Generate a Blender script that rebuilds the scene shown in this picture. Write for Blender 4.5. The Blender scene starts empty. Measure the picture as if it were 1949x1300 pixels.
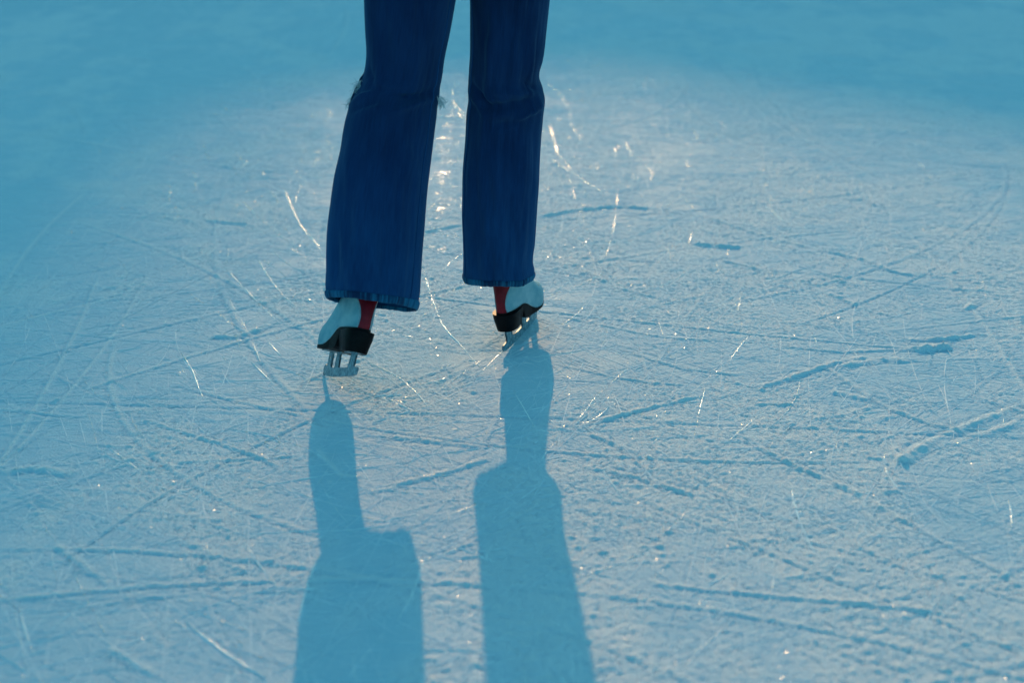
import bpy, bmesh, math, random
import numpy as np
from mathutils import Vector, Matrix
R_ = math.radians
random.seed(7); rng = np.random.default_rng(7)
S = bpy.context.scene
COL = S.collection

# ---------------------------------------------------------------- camera
CAM_H, PITCH, FPX = 1.4, 23.5, 2707.0          # height (m), look-down (deg), focal length in photo pixels
cam_d = bpy.data.cameras.new('camera'); cam = bpy.data.objects.new('camera', cam_d); COL.objects.link(cam)
cam.location = (0, 0, CAM_H); cam.rotation_euler = (R_(90 - PITCH), 0, 0)
cam_d.sensor_width = 36.0; cam_d.lens = 50.0
cam_d.clip_start = 0.05; cam_d.clip_end = 2000
cam_d.dof.use_dof = True; cam_d.dof.focus_distance = 3.30; cam_d.dof.aperture_fstop = 2.0
S.camera = cam

# ---------------------------------------------------------------- light
SUN_EL, SUN_AZ = 15.0, -3.3                    # degrees; azimuth from +Y, negative = to the left
w = bpy.data.worlds.new("World"); S.world = w; w.use_nodes = True
nt = w.node_tree; nt.nodes.clear()
sky = nt.nodes.new('ShaderNodeTexSky'); sky.sky_type = 'NISHITA'; sky.sun_disc = False
sky.sun_elevation = R_(SUN_EL); sky.sun_rotation = R_(SUN_AZ)
tint = nt.nodes.new('ShaderNodeMix'); tint.data_type = 'RGBA'; tint.blend_type = 'MULTIPLY'
tint.inputs[0].default_value = 1.0; tint.inputs[7].default_value = (0.315, 0.925, 0.955, 1)
bg = nt.nodes.new('ShaderNodeBackground'); bg.inputs[1].default_value = 0.15
wo = nt.nodes.new('ShaderNodeOutputWorld')
nt.links.new(sky.outputs[0], tint.inputs[6]); nt.links.new(tint.outputs[2], bg.inputs[0]); nt.links.new(bg.outputs[0], wo.inputs[0])
sl = bpy.data.lights.new('sun', 'SUN'); sl.energy = 2.2; sl.angle = R_(0.53); sl.color = (1.0, 0.60, 0.30)
sun = bpy.data.objects.new('sun', sl); COL.objects.link(sun)
SUN_DIR = Vector((math.sin(R_(SUN_AZ)) * math.cos(R_(SUN_EL)), math.cos(R_(SUN_AZ)) * math.cos(R_(SUN_EL)), math.sin(R_(SUN_EL))))
sun.rotation_euler = SUN_DIR.to_track_quat('Z', 'Y').to_euler()
S.view_settings.view_transform = 'Standard'; S.view_settings.look = 'None'
S.view_settings.gamma = 1.0; S.view_settings.exposure = 0.5
S.render.engine = 'CYCLES'
S.cycles.use_denoising = True
S.cycles.denoiser = 'OPENIMAGEDENOISE'; S.cycles.denoising_input_passes = 'RGB_ALBEDO_NORMAL'; S.cycles.denoising_prefilter = 'ACCURATE'
S.cycles.max_bounces = 6

# ---------------------------------------------------------------- helpers
_c, _s = math.cos(R_(PITCH)), math.sin(R_(PITCH))
def ray(px, py):
    a, b = (px - 974.5) / FPX, -(py - 650.0) / FPX
    return np.array([a, _c + b * _s, -_s + b * _c])
def at(px, py, d):                             # world point at forward distance d (m)
    r = ray(px, py); return np.array([0, 0, CAM_H]) + r * (d / r[1])
def ground(px, py, z=0.0):                     # world point on the ice
    r = ray(px, py); return np.array([0, 0, CAM_H]) + r * ((z - CAM_H) / r[2])

def link(name, me, parent=None):
    o = bpy.data.objects.new(name, me); COL.objects.link(o)
    if parent is not None: o.parent = parent
    return o
def empty(name, loc=(0, 0, 0)):
    o = bpy.data.objects.new(name, None); COL.objects.link(o); o.location = loc; return o
def tag(o, label=None, cat=None, group=None, kind=None):
    if label: o['label'] = label
    if cat: o['category'] = cat
    if group: o['group'] = group
    if kind: o['kind'] = kind
    return o
def mesh_np(name, verts, faces, mat=None, smooth=True, uvs=None):
    me = bpy.data.meshes.new(name)
    verts = np.asarray(verts, dtype=np.float32).reshape(-1, 3); faces = np.asarray(faces, dtype=np.int32)
    k = faces.shape[1]; n = len(faces)
    me.vertices.add(len(verts)); me.vertices.foreach_set('co', verts.ravel())
    me.loops.add(n * k); me.loops.foreach_set('vertex_index', faces.ravel())
    me.polygons.add(n); me.polygons.foreach_set('loop_start', np.arange(n, dtype=np.int32) * k)
    me.polygons.foreach_set('loop_total', np.full(n, k, dtype=np.int32))
    me.polygons.foreach_set('use_smooth', np.full(n, smooth))
    if uvs is not None:
        l = me.uv_layers.new(name='UVMap'); l.data.foreach_set('uv', np.asarray(uvs, dtype=np.float32)[faces.ravel()].ravel())
    me.update(calc_edges=True); me.validate()
    if mat: me.materials.append(mat)
    return me
def grid_faces(nr, nc, wrap=False):
    r = np.arange(nr - 1)[:, None]; c = np.arange(nc if wrap else nc - 1)[None, :]
    c2 = (c + 1) % nc
    a = r * nc + c; b = r * nc + c2; d = (r + 1) * nc + c2; e = (r + 1) * nc + c
    return np.stack([a, b, d, e], -1).reshape(-1, 4)
def recalc(me):
    bm = bmesh.new(); bm.from_mesh(me); bmesh.ops.recalc_face_normals(bm, faces=bm.faces[:]); bm.to_mesh(me); bm.free()

_perm = rng.permutation(512).astype(np.int32)
_g = rng.normal(size=(512, 2)); _g /= np.linalg.norm(_g, axis=1)[:, None]
def perlin(x, y, seed=0):
    x = np.asarray(x, float) + 13.37 * seed; y = np.asarray(y, float) - 7.77 * seed
    xi = np.floor(x).astype(np.int32); yi = np.floor(y).astype(np.int32)
    xf = x - xi; yf = y - yi
    u = xf * xf * xf * (xf * (xf * 6 - 15) + 10); v = yf * yf * yf * (yf * (yf * 6 - 15) + 10)
    def gr(ix, iy, dx, dy):
        h = _perm[(_perm[(ix + seed * 31) & 511] + iy) & 511]
        return _g[h, 0] * dx + _g[h, 1] * dy
    a = gr(xi, yi, xf, yf); b = gr(xi + 1, yi, xf - 1, yf); c = gr(xi, yi + 1, xf, yf - 1); d = gr(xi + 1, yi + 1, xf - 1, yf - 1)
    return ((a + (b - a) * u) * (1 - v) + (c + (d - c) * u) * v) * 1.5
def sstep(a, b, x):
    t = np.clip((x - a) / (b - a), 0, 1); return t * t * (3 - 2 * t)

class NT:                                      # tiny node-tree builder
    def __init__(s, name):
        s.m = bpy.data.materials.new(name); s.m.use_nodes = True; s.t = s.m.node_tree; s.t.nodes.clear()
        s.out = s.t.nodes.new('ShaderNodeOutputMaterial'); s.b = s.t.nodes.new('ShaderNodeBsdfPrincipled')
        s.t.links.new(s.b.outputs[0], s.out.inputs[0])
    def n(s, typ, **kw):
        x = s.t.nodes.new(typ)
        for k, v in kw.items():
            if k.startswith('i_'): x.inputs[k[2:].replace('_', ' ')].default_value = v
            else: setattr(x, k, v)
        return x
    def l(s, a, b): s.t.links.new(a, b)
    def ramp(s, src, stops):
        r = s.n('ShaderNodeValToRGB'); s.l(src, r.inputs[0]); e = r.color_ramp.elements
        while len(e) < len(stops): e.new(0.5)
        for el, (p, c) in zip(e, stops):
            el.position = p; el.color = c if len(c) == 4 else (*c, 1)
        return r.outputs[0]
    def set(s, **kw):
        for k, v in kw.items(): s.b.inputs[k.replace('_', ' ')].default_value = v
        return s

# ---------------------------------------------------------------- materials
def mat_ice():
    q = NT('frosted_ice'); tc = q.n('ShaderNodeTexCoord')
    at_ = q.n('ShaderNodeAttribute', attribute_name='frost')
    n1 = q.n('ShaderNodeTexNoise', i_Scale=170.0, i_Detail=4.0, i_Roughness=0.65)
    n2 = q.n('ShaderNodeTexNoise', i_Scale=3.0, i_Detail=5.0, i_Roughness=0.6)
    n3 = q.n('ShaderNodeTexVoronoi', i_Scale=260.0)
    for n in (n1, n2, n3): q.l(tc.outputs['Object'], n.inputs['Vector'])
    col = q.ramp(at_.outputs['Fac'], [(0.0, (0.50, 0.68, 0.76)), (0.45, (0.68, 0.78, 0.84)), (1.0, (0.90, 0.93, 0.95))])
    q.l(col, q.b.inputs['Base Color'])
    ro = q.ramp(at_.outputs['Fac'], [(0.0, (0.52,) * 3), (0.25, (0.62,) * 3), (0.5, (0.8,) * 3)]); q.l(ro, q.b.inputs['Roughness'])
    b1 = q.n('ShaderNodeBump', i_Distance=0.0060); q.l(n1.outputs[0], b1.inputs['Height'])
    st = q.ramp(at_.outputs['Fac'], [(0.0, (0.12,) * 3), (0.5, (0.6,) * 3), (1.0, (1.0,) * 3)]); q.l(st, b1.inputs['Strength'])
    b2 = q.n('ShaderNodeBump', i_Distance=0.0010, i_Strength=0.5); q.l(n3.outputs['Distance'], b2.inputs['Height']); q.l(b1.outputs[0], b2.inputs['Normal'])
    q.l(b2.outputs[0], q.b.inputs['Normal'])
    q.set(IOR=1.31, Specular_IOR_Level=0.15)
    return q.m
def mat_scratch():
    q = NT('cut_ice'); q.set(Base_Color=(0.93, 0.95, 0.96, 1), Roughness=0.16, IOR=1.4)
    tc = q.n('ShaderNodeTexCoord'); n = q.n('ShaderNodeTexNoise', i_Scale=120.0, i_Detail=2.0); q.l(tc.outputs['Object'], n.inputs['Vector'])
    b = q.n('ShaderNodeBump', i_Distance=0.002, i_Strength=0.6); q.l(n.outputs[0], b.inputs['Height']); q.l(b.outputs[0], q.b.inputs['Normal'])
    return q.m
def mat_denim(name, dark, light, hem=False):
    q = NT(name); uv = q.n('ShaderNodeUVMap')
    mp = q.n('ShaderNodeMapping'); mp.inputs['Scale'].default_value = (260, 22, 1) if not hem else (62, 3, 1); q.l(uv.outputs[0], mp.inputs[0])
    n = q.n('ShaderNodeTexNoise', i_Scale=1.0, i_Detail=4.0, i_Roughness=0.6); q.l(mp.outputs[0], n.inputs['Vector'])
    mp2 = q.n('ShaderNodeMapping'); mp2.inputs['Scale'].default_value = (9, 5, 1); q.l(uv.outputs[0], mp2.inputs[0])
    n2 = q.n('ShaderNodeTexNoise', i_Scale=1.0, i_Detail=4.0); q.l(mp2.outputs[0], n2.inputs['Vector'])
    ad = q.n('ShaderNodeMath', operation='ADD'); q.l(n.outputs[0], ad.inputs[0]); q.l(n2.outputs[0], ad.inputs[1])
    hf = q.n('ShaderNodeMath', operation='MULTIPLY'); q.l(ad.outputs[0], hf.inputs[0]); hf.inputs[1].default_value = 0.5
    q.l(q.ramp(hf.outputs[0], [(0.38, dark), (0.62, light)] if not hem else [(0.45, dark), (0.56, light)]), q.b.inputs['Base Color'])
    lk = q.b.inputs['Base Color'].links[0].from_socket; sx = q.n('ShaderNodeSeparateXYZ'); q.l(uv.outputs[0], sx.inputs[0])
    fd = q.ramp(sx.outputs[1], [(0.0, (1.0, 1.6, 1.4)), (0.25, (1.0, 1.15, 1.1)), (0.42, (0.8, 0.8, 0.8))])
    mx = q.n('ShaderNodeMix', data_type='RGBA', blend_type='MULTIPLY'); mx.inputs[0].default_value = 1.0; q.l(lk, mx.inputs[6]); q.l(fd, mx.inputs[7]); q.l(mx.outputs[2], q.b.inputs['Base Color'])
    tc = q.n('ShaderNodeTexCoord'); wv = q.n('ShaderNodeTexNoise', i_Scale=900.0, i_Detail=2.0); q.l(tc.outputs['Object'], wv.inputs['Vector'])
    b = q.n('ShaderNodeBump', i_Distance=0.0006, i_Strength=0.5); q.l(wv.outputs[0], b.inputs['Height'])
    b2 = q.n('ShaderNodeBump', i_Distance=0.0008, i_Strength=0.5); q.l(n.outputs[0], b2.inputs['Height']); q.l(b.outputs[0], b2.inputs['Normal'])
    q.l(b2.outputs[0], q.b.inputs['Normal'])
    q.set(Roughness=0.95, Specular_IOR_Level=0.15, Sheen_Weight=0.12, Sheen_Roughness=0.6, Sheen_Tint=(0.2, 0.6, 1.0, 1))
    return q.m
def mat_plain(name, c1, c2, scale, rough, bump=0.0, metal=0.0, thr=(0.35, 0.65), spec=0.5):
    q = NT(name); tc = q.n('ShaderNodeTexCoord'); n = q.n('ShaderNodeTexNoise', i_Scale=scale, i_Detail=5.0, i_Roughness=0.6)
    q.l(tc.outputs['Object'], n.inputs['Vector']); q.l(q.ramp(n.outputs[0], [(thr[0], c1), (thr[1], c2)]), q.b.inputs['Base Color'])
    if bump:
        b = q.n('ShaderNodeBump', i_Distance=bump, i_Strength=0.6); q.l(n.outputs[0], b.inputs['Height']); q.l(b.outputs[0], q.b.inputs['Normal'])
    q.set(Roughness=rough, Metallic=metal, Specular_IOR_Level=spec)
    return q.m
M_ICE = mat_ice(); M_SCR = mat_scratch()
M_DEN = mat_denim('denim', (0.0015, 0.019, 0.078), (0.005, 0.036, 0.125))
M_HEM = mat_denim('worn_denim_hem', (0.001, 0.012, 0.048), (0.011, 0.074, 0.17), hem=True)
M_THR = mat_plain('cotton_thread', (0.35, 0.45, 0.52), (0.6, 0.66, 0.7), 60, 0.9)
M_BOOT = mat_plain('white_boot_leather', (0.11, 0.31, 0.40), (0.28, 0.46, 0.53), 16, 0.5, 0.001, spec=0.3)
M_SOLE = mat_plain('black_sole', (0.0015, 0.0015, 0.003), (0.005, 0.005, 0.007), 40, 0.5, 0.0002, spec=0.08)
M_RED = mat_plain('red_leather', (0.17, 0.004, 0.012), (0.25, 0.007, 0.02), 30, 0.55, spec=0.2)
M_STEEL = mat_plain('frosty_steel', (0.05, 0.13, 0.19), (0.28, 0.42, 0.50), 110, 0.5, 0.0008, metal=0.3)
M_SKIN = mat_plain('skin', (0.55, 0.34, 0.26), (0.62, 0.40, 0.31), 20, 0.5)
M_COAT = mat_plain('dark_wool', (0.02, 0.025, 0.04), (0.05, 0.055, 0.07), 50, 0.95, 0.001)
M_HAIR = mat_plain('brown_hair', (0.05, 0.028, 0.015), (0.1, 0.06, 0.03), 70, 0.5)
M_WOOD = mat_plain('brown_boards', (0.12, 0.07, 0.04), (0.2, 0.12, 0.07), 6, 0.8, 0.004)
M_ROOF = mat_plain('grey_roofing', (0.07, 0.07, 0.08), (0.12, 0.12, 0.13), 9, 0.8, 0.004)
M_GLASS = mat_plain('dark_glass', (0.02, 0.03, 0.035), (0.03, 0.04, 0.05), 3, 0.08)

# ---------------------------------------------------------------- ice surface (one sheet to the horizon)
def axis_steps(segs, lo, hi):
    """segs: list of (start, end, step) ascending and contiguous; grown geometrically outwards to lo / hi."""
    out = []
    for a, b, st in segs: out.append(np.arange(a, b - 1e-9, st))
    core = np.concatenate(out + [[segs[-1][1]]])
    up, st = [core[-1]], segs[-1][2]
    while up[-1] < hi: st *= 1.22; up.append(up[-1] + st)
    dn, st = [core[0]], segs[0][2]
    while dn[-1] > lo: st *= 1.22; dn.append(dn[-1] - st)
    return np.concatenate([np.array(dn[:0:-1]), core, np.array(up[1:])])
X = axis_steps([(-3.0, -1.2, 0.0065), (-1.2, 1.2, 0.0038), (1.2, 3.0, 0.0065)], -400, 400)
Y = axis_steps([(1.55, 3.7, 0.0038), (3.7, 4.8, 0.006), (4.8, 6.2, 0.009), (6.2, 9.0, 0.015)], -200, 700)
NX, NY = len(X), len(Y)
GX, GY = np.meshgrid(X, Y)
near = (sstep(-4.2, -2.9, GX) * (1 - sstep(2.9, 4.2, GX)) * sstep(0.9, 1.5, GY) * (1 - sstep(8.5, 11, GY)))
wx = GX + 0.02 * perlin(GX * 4, GY * 4, 21); wy = GY + 0.02 * perlin(GX * 4, GY * 4, 22)
patch = 0.5 + 0.9 * perlin(GX * 2.1, GY * 1.7, 1) + 0.55 * perlin(GX * 5.5, GY * 4.5, 2) + 0.35 * perlin(GX * 13, GY * 11, 3)
patch += 0.22 * np.tanh((GX + 0.15) * 1.2)
patch = sstep(0.0, 1.0, patch)
f1 = perlin(wx * 34, wy * 34, 4); f2 = perlin(wx * 66, wy * 52, 5); f3 = perlin(wx * 125, wy * 85, 6)
crumb = 0.0004 * f1 + 0.0013 * f2 * (0.5 + np.abs(perlin(GX * 9, GY * 9, 14)) * 1.6) + 0.0021 * f3
ridged = np.maximum(0, perlin(wx * 40, wy * 52, 7) - 0.45) * np.maximum(0, 0.4 + perlin(GX * 3.1, GY * 3.1, 8)) * 0.009
H = near * ((0.18 + 0.68 * patch) * crumb + ridged * (0.35 + patch) + 0.0012 * perlin(GX * 5, GY * 5, 9) + 0.0010 * perlin(GX * 9, GY * 14, 10))
frost = np.clip(0.25 + 0.75 * patch + ridged * 60, 0, 1)

def stroke(pts, wd, h, groove=0.0, rough=0.5, seed=0, soft=1.0):
    """add a ridge of shaved ice (h) along a polyline, with a cut (groove) beside it, to the height field"""
    global H, frost
    pts = np.asarray(pts, float)[:, :2]
    L = 0.0; seglen = np.linalg.norm(np.diff(pts, axis=0), axis=1); tot = seglen.sum() + 1e-9
    for i in range(len(pts) - 1):
        a, b = pts[i], pts[i + 1]; m = wd * 3.2
        x0, x1 = np.searchsorted(X, [min(a[0], b[0]) - m, max(a[0], b[0]) + m]); y0, y1 = np.searchsorted(Y, [min(a[1], b[1]) - m, max(a[1], b[1]) + m])
        if x1 - x0 < 2 or y1 - y0 < 2: L += seglen[i]; continue
        gx, gy = GX[y0:y1, x0:x1], GY[y0:y1, x0:x1]; d = b - a; l2 = (d ** 2).sum() + 1e-12
        t = ((gx - a[0]) * d[0] + (gy - a[1]) * d[1]) / l2
        own = (t >= 0) & (t < 1) if 0 < i < len(pts) - 2 else ((t < 1) if i == 0 and len(pts) > 2 else ((t >= 0) if len(pts) > 2 else (t > -9)))
        tc = np.clip(t, 0, 1)
        dd = np.hypot(gx - a[0] - tc * d[0], gy - a[1] - tc * d[1])
        side = np.sign((gx - a[0]) * d[1] - (gy - a[1]) * d[0]) * dd
        s = (L + tc * seglen[i]) / tot
        env = sstep(0, 0.12 * soft + 1e-3, s) * (1 - sstep(1 - 0.12 * soft, 1, s))
        br = np.clip(0.75 + rough * 1.6 * perlin(gx * 22, gy * 22, 30 + seed) + rough * 1.2 * perlin(gx * 60, gy * 60, 40 + seed), 0.0, 2)
        add = env * (h * br * np.exp(-((side) / wd) ** 2) - groove * np.exp(-((side - wd * 1.5) / (wd * 0.6)) ** 2))
        H[y0:y1, x0:x1] += add * own
        if h > 0.0015: frost[y0:y1, x0:x1] = np.maximum(frost[y0:y1, x0:x1], own * env * np.exp(-(dd / wd) ** 2))
        L += seglen[i]
def smooth_line(px, n=None):
    P = np.array([ground(*p)[:2] for p in px]); 
    return curve(P)
def curve(P, step=0.05):
    P = np.asarray(P, float)
    if len(P) < 3: return P
    E = np.vstack([2 * P[0] - P[1], P, 2 * P[-1] - P[-2]]); out = []
    for i in range(len(P) - 1):
        p0, p1, p2, p3 = E[i:i + 4]; n = max(2, int(np.linalg.norm(p2 - p1) / step))
        t = np.linspace(0, 1, n, endpoint=False)[:, None]
        out.append(0.5 * ((2 * p1) + (-p0 + p2) * t + (2 * p0 - 5 * p1 + 4 * p2 - p3) * t ** 2 + (-p0 + 3 * p1 - 3 * p2 + p3) * t ** 3))
    return np.vstack(out + [P[-1:]])
RIDGES = [  # the marks one can point to in the photograph: photo pixels, width m, height m
 ([(1015,414),(1100,399),(1180,392),(1255,398)], .011, .0075), ([(1318,461),(1362,467),(1415,470)], .012, .009),
 ([(1325,405),(1400,430),(1470,453),(1560,475)], .007, .004), ([(1560,475),(1640,492),(1695,515),(1755,526)], .009, .0065),
 ([(1370,494),(1410,502),(1452,515)], .007, .004), ([(1575,556),(1612,570),(1645,590)], .009, .006), ([(1645,588),(1700,602)], .006, .004),
 ([(1725,648),(1790,646),(1855,637)], .008, .009), ([(1738,668),(1775,661),(1812,660)], .014, .013),
 ([(1600,670),(1700,665),(1760,668)], .006, .004), ([(1440,738),(1520,714),(1590,690),(1660,678)], .008, .006), ([(1590,700),(1680,682),(1740,690)], .014, .005),
 ([(1095,815),(1200,785),(1270,768),(1335,752)], .006, .0055), ([(1115,822),(1160,840),(1215,864)], .007, .004),
 ([(1440,848),(1500,880),(1560,905),(1650,950)], .007, .006), ([(1650,950),(1780,1022),(1930,1102)], .006, .004),
 ([(1230,1112),(1450,1132),(1640,1150),(1830,1172)], .007, .0045), ([(1949,770),(1830,815),(1730,862),(1690,905)], .010, .005), ([(1949,800),(1860,830),(1800,850)], .010, .004),
 ([(1310,900),(1360,925),(1400,950)], .007, .004), ([(1620,1035),(1690,1065)], .006, .004), ([(1500,660),(1620,672)], .005, .003),
 ([(690,824),(800,838),(930,852)], .009, .004), ([(735,928),(840,900),(935,872)], .008, .0045), ([(700,935),(760,930)], .007, .004),
 ([(375,414),(420,422),(475,425)], .008, .005), ([(210,410),(290,412),(372,420)], .007, .0035), ([(380,310),(470,322),(560,330)], .007, .0035),
 ([(400,638),(450,640),(500,625)], .012, .006), ([(470,632),(520,618)], .010, .005), ([(280,800),(400,838),(500,872),(545,900)], .006, .0045),
 ([(805,442),(850,432),(880,426)], .010, .006), ([(0,250),(120,262),(260,288)], .010, .003), ([(60,470),(200,462),(420,446)], .006, .003),
 ([(1020,505),(1080,500),(1180,548),(1280,570)], .006, .003), ([(1060,600),(1250,640),(1400,650)], .005, .003), ([(1095,885),(1200,905),(1340,948)], .007, .0045),
 ([(560,735),(640,700),(700,680)], .006, .003), ([(0,905),(60,890),(150,905)], .012, .006), ([(330,880),(560,868)], .006, .003), ([(100,1035),(160,1075),(220,1120)], .008, .003),
 ([(1560,690),(1700,780),(1860,830)], .006, .004), ([(1580,745),(1660,760)], .010, .005), ([(1700,850),(1715,880),(1760,850)], .012, .006), ([(1830,590),(1870,570)], .010, .006),
 ([(1200,670),(1300,700),(1420,715)], .006, .003), ([(1050,690),(1180,720),(1330,735)], .005, .003), ([(720,600),(800,640),(880,665)], .005, .002),
 ([(1290,1130),(1230,1100)], .006, .004), ([(600,850),(650,905),(700,905)], .008, .003), ([(350,1030),(420,1060)], .010, .004), ([(200,1230),(300,1290)], .008, .004),
]
for k, (pp, wd, h) in enumerate(RIDGES):
    stroke(smooth_line(pp), wd * 1.05, h * 0.68, groove=h * 0.3, rough=0.42, seed=k)
for k in range(75):                             # long sweeping tracks with soft snowy edges
    cx, cy = rng.uniform(-2.2, 2.2), 1.6 + 6.5 * rng.random() ** 1.2; a = rng.normal(0.0, 0.75); ln = rng.uniform(1.0, 3.0); bend = rng.normal(0, 0.7); t = np.linspace(-.5, .5, 24); ang = a + bend * t
    P = np.cumsum(np.stack([np.cos(ang), np.sin(ang)], 1) * ln / 23, 0); P += (cx, cy) - P.mean(0)
    stroke(P, rng.uniform(.004, .009), rng.uniform(.0006, .0020), groove=rng.uniform(.0010, .0022), rough=0.32, seed=k % 60)
for k in range(1300):                            # fainter random cuts and arcs, all directions
    cx, cy = rng.uniform(-2.8, 2.8), 1.3 + 7.3 * rng.random() ** 1.3
    a = rng.normal(0, 0.9) if rng.random() < .6 else rng.uniform(0, math.pi); ln = rng.uniform(0.15, 1.5); bend = rng.normal(0, 0.5)
    t = np.linspace(-.5, .5, 9); ang = a + bend * t
    st = ln / 8; P = np.cumsum(np.stack([np.cos(ang), np.sin(ang)], 1) * st, 0) + (cx, cy)
    stroke(P, rng.uniform(.0022, .0055), rng.uniform(.0003, .0011), groove=rng.uniform(.0002, .0009), rough=0.6, seed=k % 60)
for k in range(450):                            # loose clumps of scraped snow
    cx, cy = rng.uniform(-2.6, 2.6), 1.5 + 6.0 * rng.random() ** 1.3; r = rng.uniform(.003, .008) * (1.6 if rng.random() < .05 else 1)
    stroke([(cx, cy), (cx + rng.normal(0, .012), cy + rng.normal(0, .006))], r, r * rng.uniform(.12, .32), rough=0.8, seed=k % 60, soft=0.0)
H *= np.where(near > 0, 1, 0)
verts = np.stack([GX, GY, H], -1).reshape(-1, 3)
me = mesh_np('ice', verts, grid_faces(NY, NX), M_ICE)
a_ = me.attributes.new('frost', 'FLOAT', 'POINT'); a_.data.foreach_set('value', frost.astype(np.float32).ravel())
tag(link('ice', me), 'pale blue rink ice scored with skate cuts and scraped snow', kind='structure')
from bisect import bisect_left
def ice_z(x, y):
    i = min(max(int(np.searchsorted(X, x)) - 1, 0), NX - 2); j = min(max(int(np.searchsorted(Y, y)) - 1, 0), NY - 2)
    u = (x - X[i]) / (X[i + 1] - X[i]); v = (y - Y[j]) / (Y[j + 1] - Y[j])
    return (H[j, i] * (1 - u) + H[j, i + 1] * u) * (1 - v) + (H[j + 1, i] * (1 - u) + H[j + 1, i + 1] * u) * v

# fine glassy cuts: low domed beads of refrozen ice along each skate line
SV, SF = [], []; _off = 0
def bead(P, wd, hh, gap=0.35, seed=0):
    global _off
    P = curve(P, 0.012); n = len(P)
    if n < 3: return
    T = np.gradient(P, axis=0); T /= (np.linalg.norm(T, axis=1)[:, None] + 1e-9); N = np.stack([-T[:, 1], T[:, 0]], 1)
    s = np.arange(n) * 0.012
    on = np.clip(0.75 + 1.5 * perlin(s * 9 + seed * 3.1, s * 0 + seed * 1.7, 50) - gap * perlin(s * 40, s * 0 + seed, 51), 0.0, 1.3)
    wv = wd * np.clip(on, 0.05, 1.3) * np.minimum(1, np.minimum(np.arange(n), n - 1 - np.arange(n)) / 4 + .05)
    hv = hh * on * (1 + 0.5 * perlin(s * 55, s * 0 + seed * .7, 52))
    prof = [(-1, -0.3), (-.55, .62), (0, 1.0), (.55, .62), (1, -0.3)]
    z0 = np.array([ice_z(*p) for p in P]); z0 = np.convolve(np.pad(z0, 2, 'edge'), np.ones(5) / 5, 'valid')
    V = np.zeros((n, 5, 3))
    for j, (a, b) in enumerate(prof):
        V[:, j, :2] = P + N * (wv * a)[:, None]; V[:, j, 2] = z0 + hv * b + 0.0003 * (b > 0)
    SV.append(V.reshape(-1, 3)); SF.append(grid_faces(n, 5) + _off); _off += n * 5
GLINTS = [
 ([(1096,808),(1130,762),(1165,728),(1228,672)],1.5), ([(346,674),(366,706),(378,738),(393,772)],1.3), ([(430,512),(470,555),(520,605),(550,642)],1.3),
 ([(530,330),(545,370),(570,425),(600,462),(620,492)],1.6), ([(488,490),(520,540),(562,586)],1.2), ([(478,690),(515,725),(542,754)],1.3), ([(440,757),(495,794)],1.2),
 ([(1046,237),(1053,262),(1062,295)],2.2), ([(1044,158),(1066,180),(1082,205),(1088,245)],1.5), ([(884,148),(864,165),(862,192),(888,224)],2.0), ([(874,180),(892,200)],1.6),
 ([(1112,250),(1098,298)],1.5), ([(1178,335),(1173,395),(1165,450),(1150,492)],1.5), ([(1184,345),(1180,380)],1.2), ([(800,488),(815,545),(842,618),(872,652),(918,705)],1.7),
 ([(1112,658),(1098,690)],1.1), ([(353,1186),(390,1215),(432,1246),(505,1292)],1.7), ([(808,1238),(870,1238),(940,1238)],1.3), ([(775,1080),(845,1081)],1.1),
 ([(1270,1136),(1248,1155)],1.3), ([(1508,978),(1480,1050)],1.1), ([(1065,852),(1102,800)],1.2), ([(1210,640),(1206,760)],1.0), ([(1045,300),(1090,330),(1150,368)],1.6), ([(1045,330),(1048,390)],1.2),
 ([(1322,315),(1325,345)],1.4), ([(1266,148),(1275,162)],1.6), ([(1378,160),(1385,172)],1.6), ([(1540,198),(1548,210)],1.4), ([(590,170),(592,192)],1.6), ([(605,180),(640,195)],1.2), ([(600,212),(650,252)],1.4),
 ([(440,360),(500,420),(560,470)],1.0), ([(700,690),(760,720),(810,770),(845,840)],1.2), ([(760,880),(830,920),(900,985)],1.2), ([(430,560),(470,630),(500,700)],1.0), ([(510,830),(600,880),(690,930)],1.0),
 ([(640,700),(700,740),(800,790)],1.2), ([(800,560),(905,690)],1.0), ([(1285,455),(1300,540)],1.1), ([(1240,450),(1238,520)],.9), ([(1340,940),(1315,980)],1.1), ([(1380,1020),(1400,985)],1.0),
 ([(1690,725),(1688,830)],1.1), ([(60,765),(65,860)],1.1), ([(820,330),(860,322)],2.0), ([(825,230),(880,232)],2.2), ([(560,990),(500,975)],1.1), ([(480,1180),(560,1215)],1.0),
 ([(1400,1180),(1330,1240),(1290,1299)],1.1), ([(1130,560),(1205,650)],1.0), ([(975,740),(1010,800),(1040,860)],.8), ([(690,888),(775,888)],1.2), ([(690,1180),(860,1182)],1.0),
]
for k, (pp, wk) in enumerate(GLINTS): bead(smooth_line(pp), 0.0014 * wk, .0009 * wk, seed=k)
for k, (x0, x1, y, wd) in enumerate([(818,895,232,.010), (815,890,262,.022), (812,890,272,.016), (812,880,300,.010), (815,870,328,.020), (805,850,338,.014), (812,885,378,.020), (808,880,388,.016), (805,870,402,.022),
    (812,860,415,.014), (806,860,432,.010), (806,862,446,.012), (800,835,470,.008), (590,640,258,.010), (640,660,215,.010), (560,600,300,.008), (905,880,350,.008), (1040,1075,212,.008), (1045,1090,300,.007), (740,790,820,.006), (690,775,888,.006)]):
    bead(smooth_line([(x0, y + 3), ((x0 + x1) / 2, y), (x1, y + 2)]), wd * .22, .0009, gap=1.1, seed=300 + k)
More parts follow.
